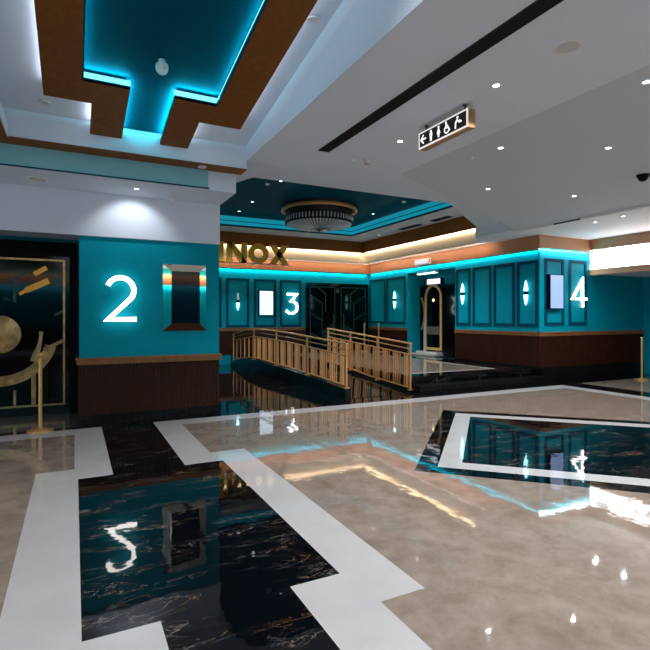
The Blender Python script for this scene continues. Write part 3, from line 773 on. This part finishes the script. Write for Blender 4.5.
# camera-like fittings
def dome(name, label, cat, c, r, m, flip=1):
    t = thing(name, label, cat, c)
    b = MB(); b.lathe(c, [(0, 0), (r, 0), (r, -.02), (r*.9, -.028)], 24); b.build('base_ring', M['white_pl'] if m is not M['blackm'] else M['blackm'], t)
    b = MB(); b.lathe(c, [(r*.82, -.026)]+[(r*.82*math.cos(a), -.026-r*.8*math.sin(a)) for a in [PI/2*i/8 for i in range(1, 9)]], 24); b.build('dome', m, t)
    return t
t = thing('ceiling_camera', 'white rounded ceiling camera hanging in the teal tray recess', 'camera', (.76, 5.02, zt(5.02, 3.775)))
cc = (.76, 5.02, zt(5.02, 3.775))
b = MB(); b.lathe(cc, [(0, -.0), (.035, -.0), (.035, -.05), (0, -.05)], 16); b.build('mount', M['white_pl'], t)
b = MB(); b.lathe(cc, [(0, -.03), (.045, -.032), (.058, -.045), (.060, -.08), (.05, -.115), (.03, -.135), (0, -.14)], 24); b.build('camera_body', M['white_pl'], t)
b = MB(); b.lathe((.775, 4.97, cc[2]-.09), [(0, -.012), (.018, -.010), (.02, 0)], 14, 0, 'y'); b.build('lens', M['grey_pl'], t)
t = thing('ceiling_camera', 'small white spot camera under the left soffit near its right end', 'camera', (1.21, 7.16, 3.22))
b = MB(); b.lathe((1.21, 7.16, 3.22), [(0, 0), (.03, 0), (.03, -.03), (0, -.03)], 14); b.build('mount', M['white_pl'], t)
b = MB(); b.tube([(1.195, 7.18, 3.19), (1.21, 7.14, 3.13), (1.225, 7.10, 3.10)], .032, 12); b.build('camera_body', M['white_pl'], t)
dome('dome_camera', 'black dome camera near the right edge in the grey soffit', 'camera', (7.14, 4.21, zc(7.14)), .085, M['blackm'])
t = thing('ceiling_sprinkler', 'white sprinkler head at the lower end of the black ceiling slot', 'sprinkler', (3.49, 5.67, 3.6))
b = MB(); b.lathe((3.49, 5.67, 3.6), [(.05, 0), (.05, -.006), (.02, -.012), (.02, -.05), (0, -.05)], 16); b.build('escutcheon', M['white_pl'], t)
b = MB(); b.lathe((3.49, 5.67, 3.55), [(0, 0), (.035, -.005), (.035, -.012), (0, -.012)], 16); b.build('deflector', M['gold'], t)
o = MB().lathe((3.33, 5.76, 3.6), [(0, -.012), (.035, -.010), (.04, 0)], 16).build('ceiling_plug', M['white_pl']); tag(o, 'tiny flat white ceiling plug left of the sprinkler head', 'ceiling plug')
o = MB().lathe((4.66, 4.95, zc(4.66)), [(0, -.02), (.03, -.018), (.038, 0)], 16).build('ceiling_plug', M['white_pl']); tag(o, 'tiny flat white ceiling plug below the restroom sign', 'ceiling plug')
# slot diffusers
t = thing('ceiling_air_slot', 'long black linear air slot running across the flat grey ceiling', 'air slot', (2.81, 2.5, 3.6))
b = MB(); b.box(2.735, 2.885, -2, 5.61, 3.592, 3.5999); b.build('slot_body', M['blackm'], t)
b = MB()
for x in (2.735, 2.883): b.box(x, x+.003, -2, 5.61, 3.591, 3.596)
b.build('slot_edge', M['steel'], t)
for (y0, y1, lab) in ((11.1, 12.0, 'black slot grille in the white ring ceiling, farther of the two'), (9.85, 10.55, 'black slot grille in the white ring ceiling, nearer of the two')):
    t = thing('ceiling_air_slot', lab, 'air slot', (8.55, (y0+y1)/2, 4.07), 'slot grilles in the white ring')
    b = MB(); b.box(8.45, 8.65, y0, y1, 4.060, 4.0699); b.build('slot_body', M['blackm'], t)
    b = MB(); b.box(8.545, 8.555, y0, y1, 4.058, 4.063); b.build('slot_edge', M['steel'], t)
o = MB().box(8.84, 8.852, 6.42, 7.02, 3.405, 3.43).build('air_grille', M['blackm']); tag(o, 'thin dark air grille at the soffit edge above numeral 4', 'air slot')

# ------------------------------------------------------------------ chandelier
cx, cy = 5.66, 11.54
t = thing('chandelier', 'round drum chandelier with gold canopy and crystal dish under the deep teal ceiling', 'chandelier', (cx, cy, 4.36))
cc = (cx, cy, 0)
b = MB(); b.lathe(cc, [(0, 4.36), (.93, 4.36), (.93, 4.29), (.80, 4.29), (0, 4.29)], 64, 0, 'z', False); b.build('ceiling_plate', mat('dark bronze plate', (.02, .012, .006), .5), t)
b = MB(); b.lathe(cc, [(.93, 4.30), (.985, 4.29), (.985, 4.215), (.95, 4.20), (.90, 4.215), (.90, 4.29)], 64, 0, 'z', True); b.build('gold_ring', M['gold_sat'], t)
b = MB(); b.lathe(cc, [(.80, 4.29), (.80, 4.08), (.84, 4.06)], 64, 0, 'z', False); b.build('neck', M['wood_dk'], t)
b = MB(); b.lathe(cc, [(.86, 4.07), (.86, 3.93)], 64, 1, 'z', False)
for i in range(60):
    a = 2*PI*i/60; p = (cx+.868*math.cos(a), cy+.868*math.sin(a)); b.tube([(p[0], p[1], 3.93), (p[0], p[1], 4.07)], .014, 6)
b.build('crystal_band', [M['crystal'], M['wood_dk']], t)
b = MB(); b.lathe(cc, [(.80, 3.935), (.885, 3.935), (.885, 3.905), (.80, 3.90)], 64, 0, 'z', False); b.lathe(cc, [(.855, 4.085), (.88, 4.085), (.88, 4.065), (.855, 4.065)], 64, 0, 'z', False); b.build('rim', M['blackm'], t)
b = MB(); vs = []
n = 60; prof_d = [(.84, 3.90), (.74, 3.865), (.55, 3.815), (.32, 3.775), (.10, 3.755), (.0, 3.752)]
b.lathe(cc, prof_d, 48, 1, 'z', False)
for i in range(n):
    a = 2*PI*i/n; b.tube([(cx+r_*math.cos(a), cy+r_*math.sin(a), z_-.006) for r_, z_ in prof_d[:4]], .014, 5)
b.build('crystal_dish', [M['crystal'], mat('smoked glass dish', (.22, .24, .27), .2, .1)], t)
b = MB(); b.lathe(cc, [(.10, 3.757), (.09, 3.735), (.04, 3.72), (.0, 3.70)], 20); b.build('finial', M['steel'], t)

# ------------------------------------------------------------------ railings
def railing(label, x, base, top, posts, nbal, sparse=None):
    """base/top: [(y, z)...] polylines"""
    def at(pl, y):
        for (ya, za), (yb, zb_) in zip(pl, pl[1:]):
            if ya <= y <= yb: return za+(zb_-za)*(y-ya)/(yb-ya)
        return pl[-1][1]
    t = thing('railing', label, 'railing', (x, base[0][0], base[0][1]), 'brass ramp railings')
    def rail(name, dz, w, h):
        b = MB()
        P_ = [(x, y, z+dz) for y, z in top]
        for a_, c_ in zip(P_, P_[1:]): b.bar(a_, c_, w, h)
        b.build(name, M['gold_sat'], t)
    rail('handrail', 0, .05, .028); rail('middle_rail', -.105, .022, .02); rail('lower_rail', -.215, .022, .02)
    b = MB(); P_ = [(x, y, z+.045) for y, z in base]
    for a_, c_ in zip(P_, P_[1:]): b.bar(a_, c_, .03, .022)
    b.build('bottom_rail', M['gold_sat'], t)
    for y in posts:
        b = MB(); b.box(x-.016, x+.016, y-.016, y+.016, at(base, y), at(top, y)); b.box(x-.045, x+.045, y-.045, y+.045, at(base, y), at(base, y)+.012)
        b.build('post', M['gold_sat'], t)
    ys = []
    y0, y1 = base[0][0]+.07, (sparse[0] if sparse else base[-1][0]-.07)
    for i in range(nbal): ys.append(y0+(y1-y0)*i/(nbal-1))
    if sparse: ys += [sparse[0]+(base[-1][0]-sparse[0])*(i+1)/(sparse[1]+1) for i in range(sparse[1])]
    for i, y in enumerate(ys):
        if i % 5 == 3 and i < nbal: continue
        w = (.010, .020, .014, .016, .008)[i % 5]
        b = MB(); b.box(x-w, x+w, y-.008, y+.008, at(base, y)+.045, at(top, y)-.215); b.build('baluster', M['gold_sat'], t)
railing('brass railing along the near side of the ramp, standing on a black curb', 4.42,
        [(7.86, .20), (9, .245), (10.5, .29), (12.5, .335), (13.3, .33), (14.2, .24), (15.1, .115)],
        [(7.86, 1.01), (9, 1.06), (10.5, 1.13), (12.5, 1.18), (13.3, 1.17), (14.2, 1.08), (15.1, .97)], [7.89, 9.6, 11.4, 13.1, 15.07], 62, (13.15, 4))
railing('brass railing along the far side of the ramp next to the black steps', 5.94,
        [(7.98, .05), (9.5, .13), (11.6, .32)], [(7.98, .97), (9.5, 1.07), (11.6, 1.20)], [8.01, 9.2, 10.4, 11.57], 46)

# ------------------------------------------------------------------ stanchions
def stanchion(x, y, z0, h, label):
    t = thing('stanchion_post', label, 'stanchion', (x, y, z0), 'gold queue posts')
    k = h/1.04
    b = MB(); b.lathe((x, y, z0), [(0, 0), (.155, 0), (.158, .012), (.15, .022), (.06, .035), (.035, .05), (.024, .06)], 32); b.build('base', M['gold'], t)
    b = MB(); b.lathe((x, y, z0), [(.024, .05), (.024, .94*k)], 20); b.build('pole', M['gold'], t)
    b = MB(); b.lathe((x, y, z0+.94*k), [(.024, -.01), (.036, -.005), (.036, .01), (.018, .018), (.018, .03)]+[(.034*math.sin(a), .062*k-.034*math.cos(a)) for a in [PI*i/10 for i in range(2, 11)]], 20); b.build('finial', M['gold'], t)
stanchion(-.40, 7.50, .001, 1.04, 'gold stanchion post in front of the black and gold hall door at left')
stanchion(12.06, 7.14, .001, 1.03, 'gold stanchion post near the corridor wall at the far right edge')
stanchion(8.98, 14.75, .3013, 1.0, 'gold stanchion post by the far double doors, left of the pair')
stanchion(9.28, 14.3, .3013, 1.0, 'gold stanchion post by the far double doors, right of the pair')

# ------------------------------------------------------------------ LED tape and room light
CY = (.04, .93, 1.0); WARM = (1, .70, .38); COOL = (.80, .86, 1)
strip('cove_cyan', (2.1, 15.42, 3.052), (9.5, 15.42, 3.052), (0, .12, -1), 3.6, CY, .02, 2.2)
strip('cove_cyan', (9.582, 15.3, 3.052), (9.582, 8.03, 3.052), (.12, 0, -1), 3.6, CY, .02, 2.2)
strip('cove_cyan', (9.6, 7.985, 3.08), (11.3, 7.985, 3.08), (0, .3, -1), 17, (.6, .95, 1), .02)  # added strip brightens the pillar front in place of ceiling and panel light
strip('cove_cream', (2.1, 14.74, 3.72), (8.9, 14.74, 3.72), (0, .6, -1), 3.6, (1, .80, .57))
strip('cove_cream', (8.915, 14.7, 3.72), (8.915, 9.3, 3.72), (.6, 0, -1), 3.6, (1, .80, .57))
strip('cove_copper', (2.1, 15.12, 3.375), (9.4, 15.12, 3.375), (0, 1, -.6), 3, (1, .64, .40))
strip('cove_copper', (9.27, 15.2, 3.375), (9.27, 9.4, 3.375), (1, 0, -.6), 3, (1, .64, .40))
# cyan tape inside the stepped panel, white tape outside it
def tape(name, x0, y0, x1, y1, aim, p, col):
    strip(name, (x0, y0, zt(y0, 3.635)+.10), (x1, y1, zt(y1, 3.635)+.10), aim, p, col, .02)
for a_ in ((.055, .0, .055, 5.37, (1, 0, .8)), (1.41, .0, 1.41, 5.37, (-1, 0, .8)), (.07, 5.39, .49, 5.39, (0, -1, .8)), (.96, 5.39, 1.40, 5.39, (0, -1, .8)),
           (.49, 5.42, .49, 6.38, (1, 0, .8)), (.96, 5.42, .96, 6.38, (-1, 0, .8))):
    tape('tray_cyan', *a_, 4.2, (.03, .82, 1))
for a_ in ((-.25, .0, -.25, 5.73, (-.35, 0, 1)), (1.74, .0, 1.74, 5.73, (.35, 0, 1)), (.18, 5.80, .18, 6.38, (-.35, 0, 1)), (1.265, 5.80, 1.265, 6.38, (.35, 0, 1)), (1.30, 5.74, 1.72, 5.74, (0, .35, 1))):
    tape('tray_white', *a_, .9, COOL)

# unseen lamps added for room light, carrying the grid behind and beside the camera
for (x, y) in ((3.41, 1.7), (3.41, .1), (3.41, -1.6), (3.41, -3.4)): spot('hall_fill_lamp', (x, y, 3.58), (0, 0, -1), 170, (.93, .965, 1), 2.2, .6, .06)
for (x, y) in ((5.8, 1.9), (5.8, 0), (7.3, 3.2), (7.3, 1.2), (7.3, -1)): spot('hall_fill_lamp', (x, y, zc(x)-.02), (0, 0, -1), 120, (.93, .965, 1), 2.2, .6, .06)
for (x, y) in ((-.5, 3.4), (-.5, 1.0), (1.9, 2.0), (1.9, -.5), (.7, -1.5)): spot('tray_fill_lamp', (x, y, zt(y, 3.78)-.03), (0, 0, -1), 120, (.93, .965, 1), 2.0, .6, .06)
for (x, y) in ((-3.2, 5.2), (-3.2, 2.6), (-3.2, 0)): spot('hall_fill_lamp', (x, y, 3.28), (0, 0, -1), 120, (.93, .965, 1), 2.2, .6, .06)
w = bpy.data.worlds.new('lobby surroundings'); S.world = w; w.use_nodes = True
bg = w.node_tree.nodes['Background']; bg.inputs['Color'].default_value = (.83, .89, 1, 1); bg.inputs['Strength'].default_value = 1.15

# ------------------------------------------------------------------ camera
cd = bpy.data.cameras.new('camera'); cam = bpy.data.objects.new('camera', cd); C.objects.link(cam)
cd.sensor_width = 36; cd.lens = 496/650*36; cd.shift_y = -8/650; cd.clip_start = .05
cam.location = (0, 0, 1.5); cam.rotation_euler = (PI/2, 0, -math.radians(26.8))
S.camera = cam
S.view_settings.view_transform = 'Standard'; S.view_settings.look = 'None'; S.view_settings.gamma = 1
S.view_settings.exposure = 0.14
S.cycles.max_bounces = 8; S.cycles.diffuse_bounces = 4; S.cycles.glossy_bounces = 4
S.cycles.use_denoising = True
S.cycles.sample_clamp_indirect = 6
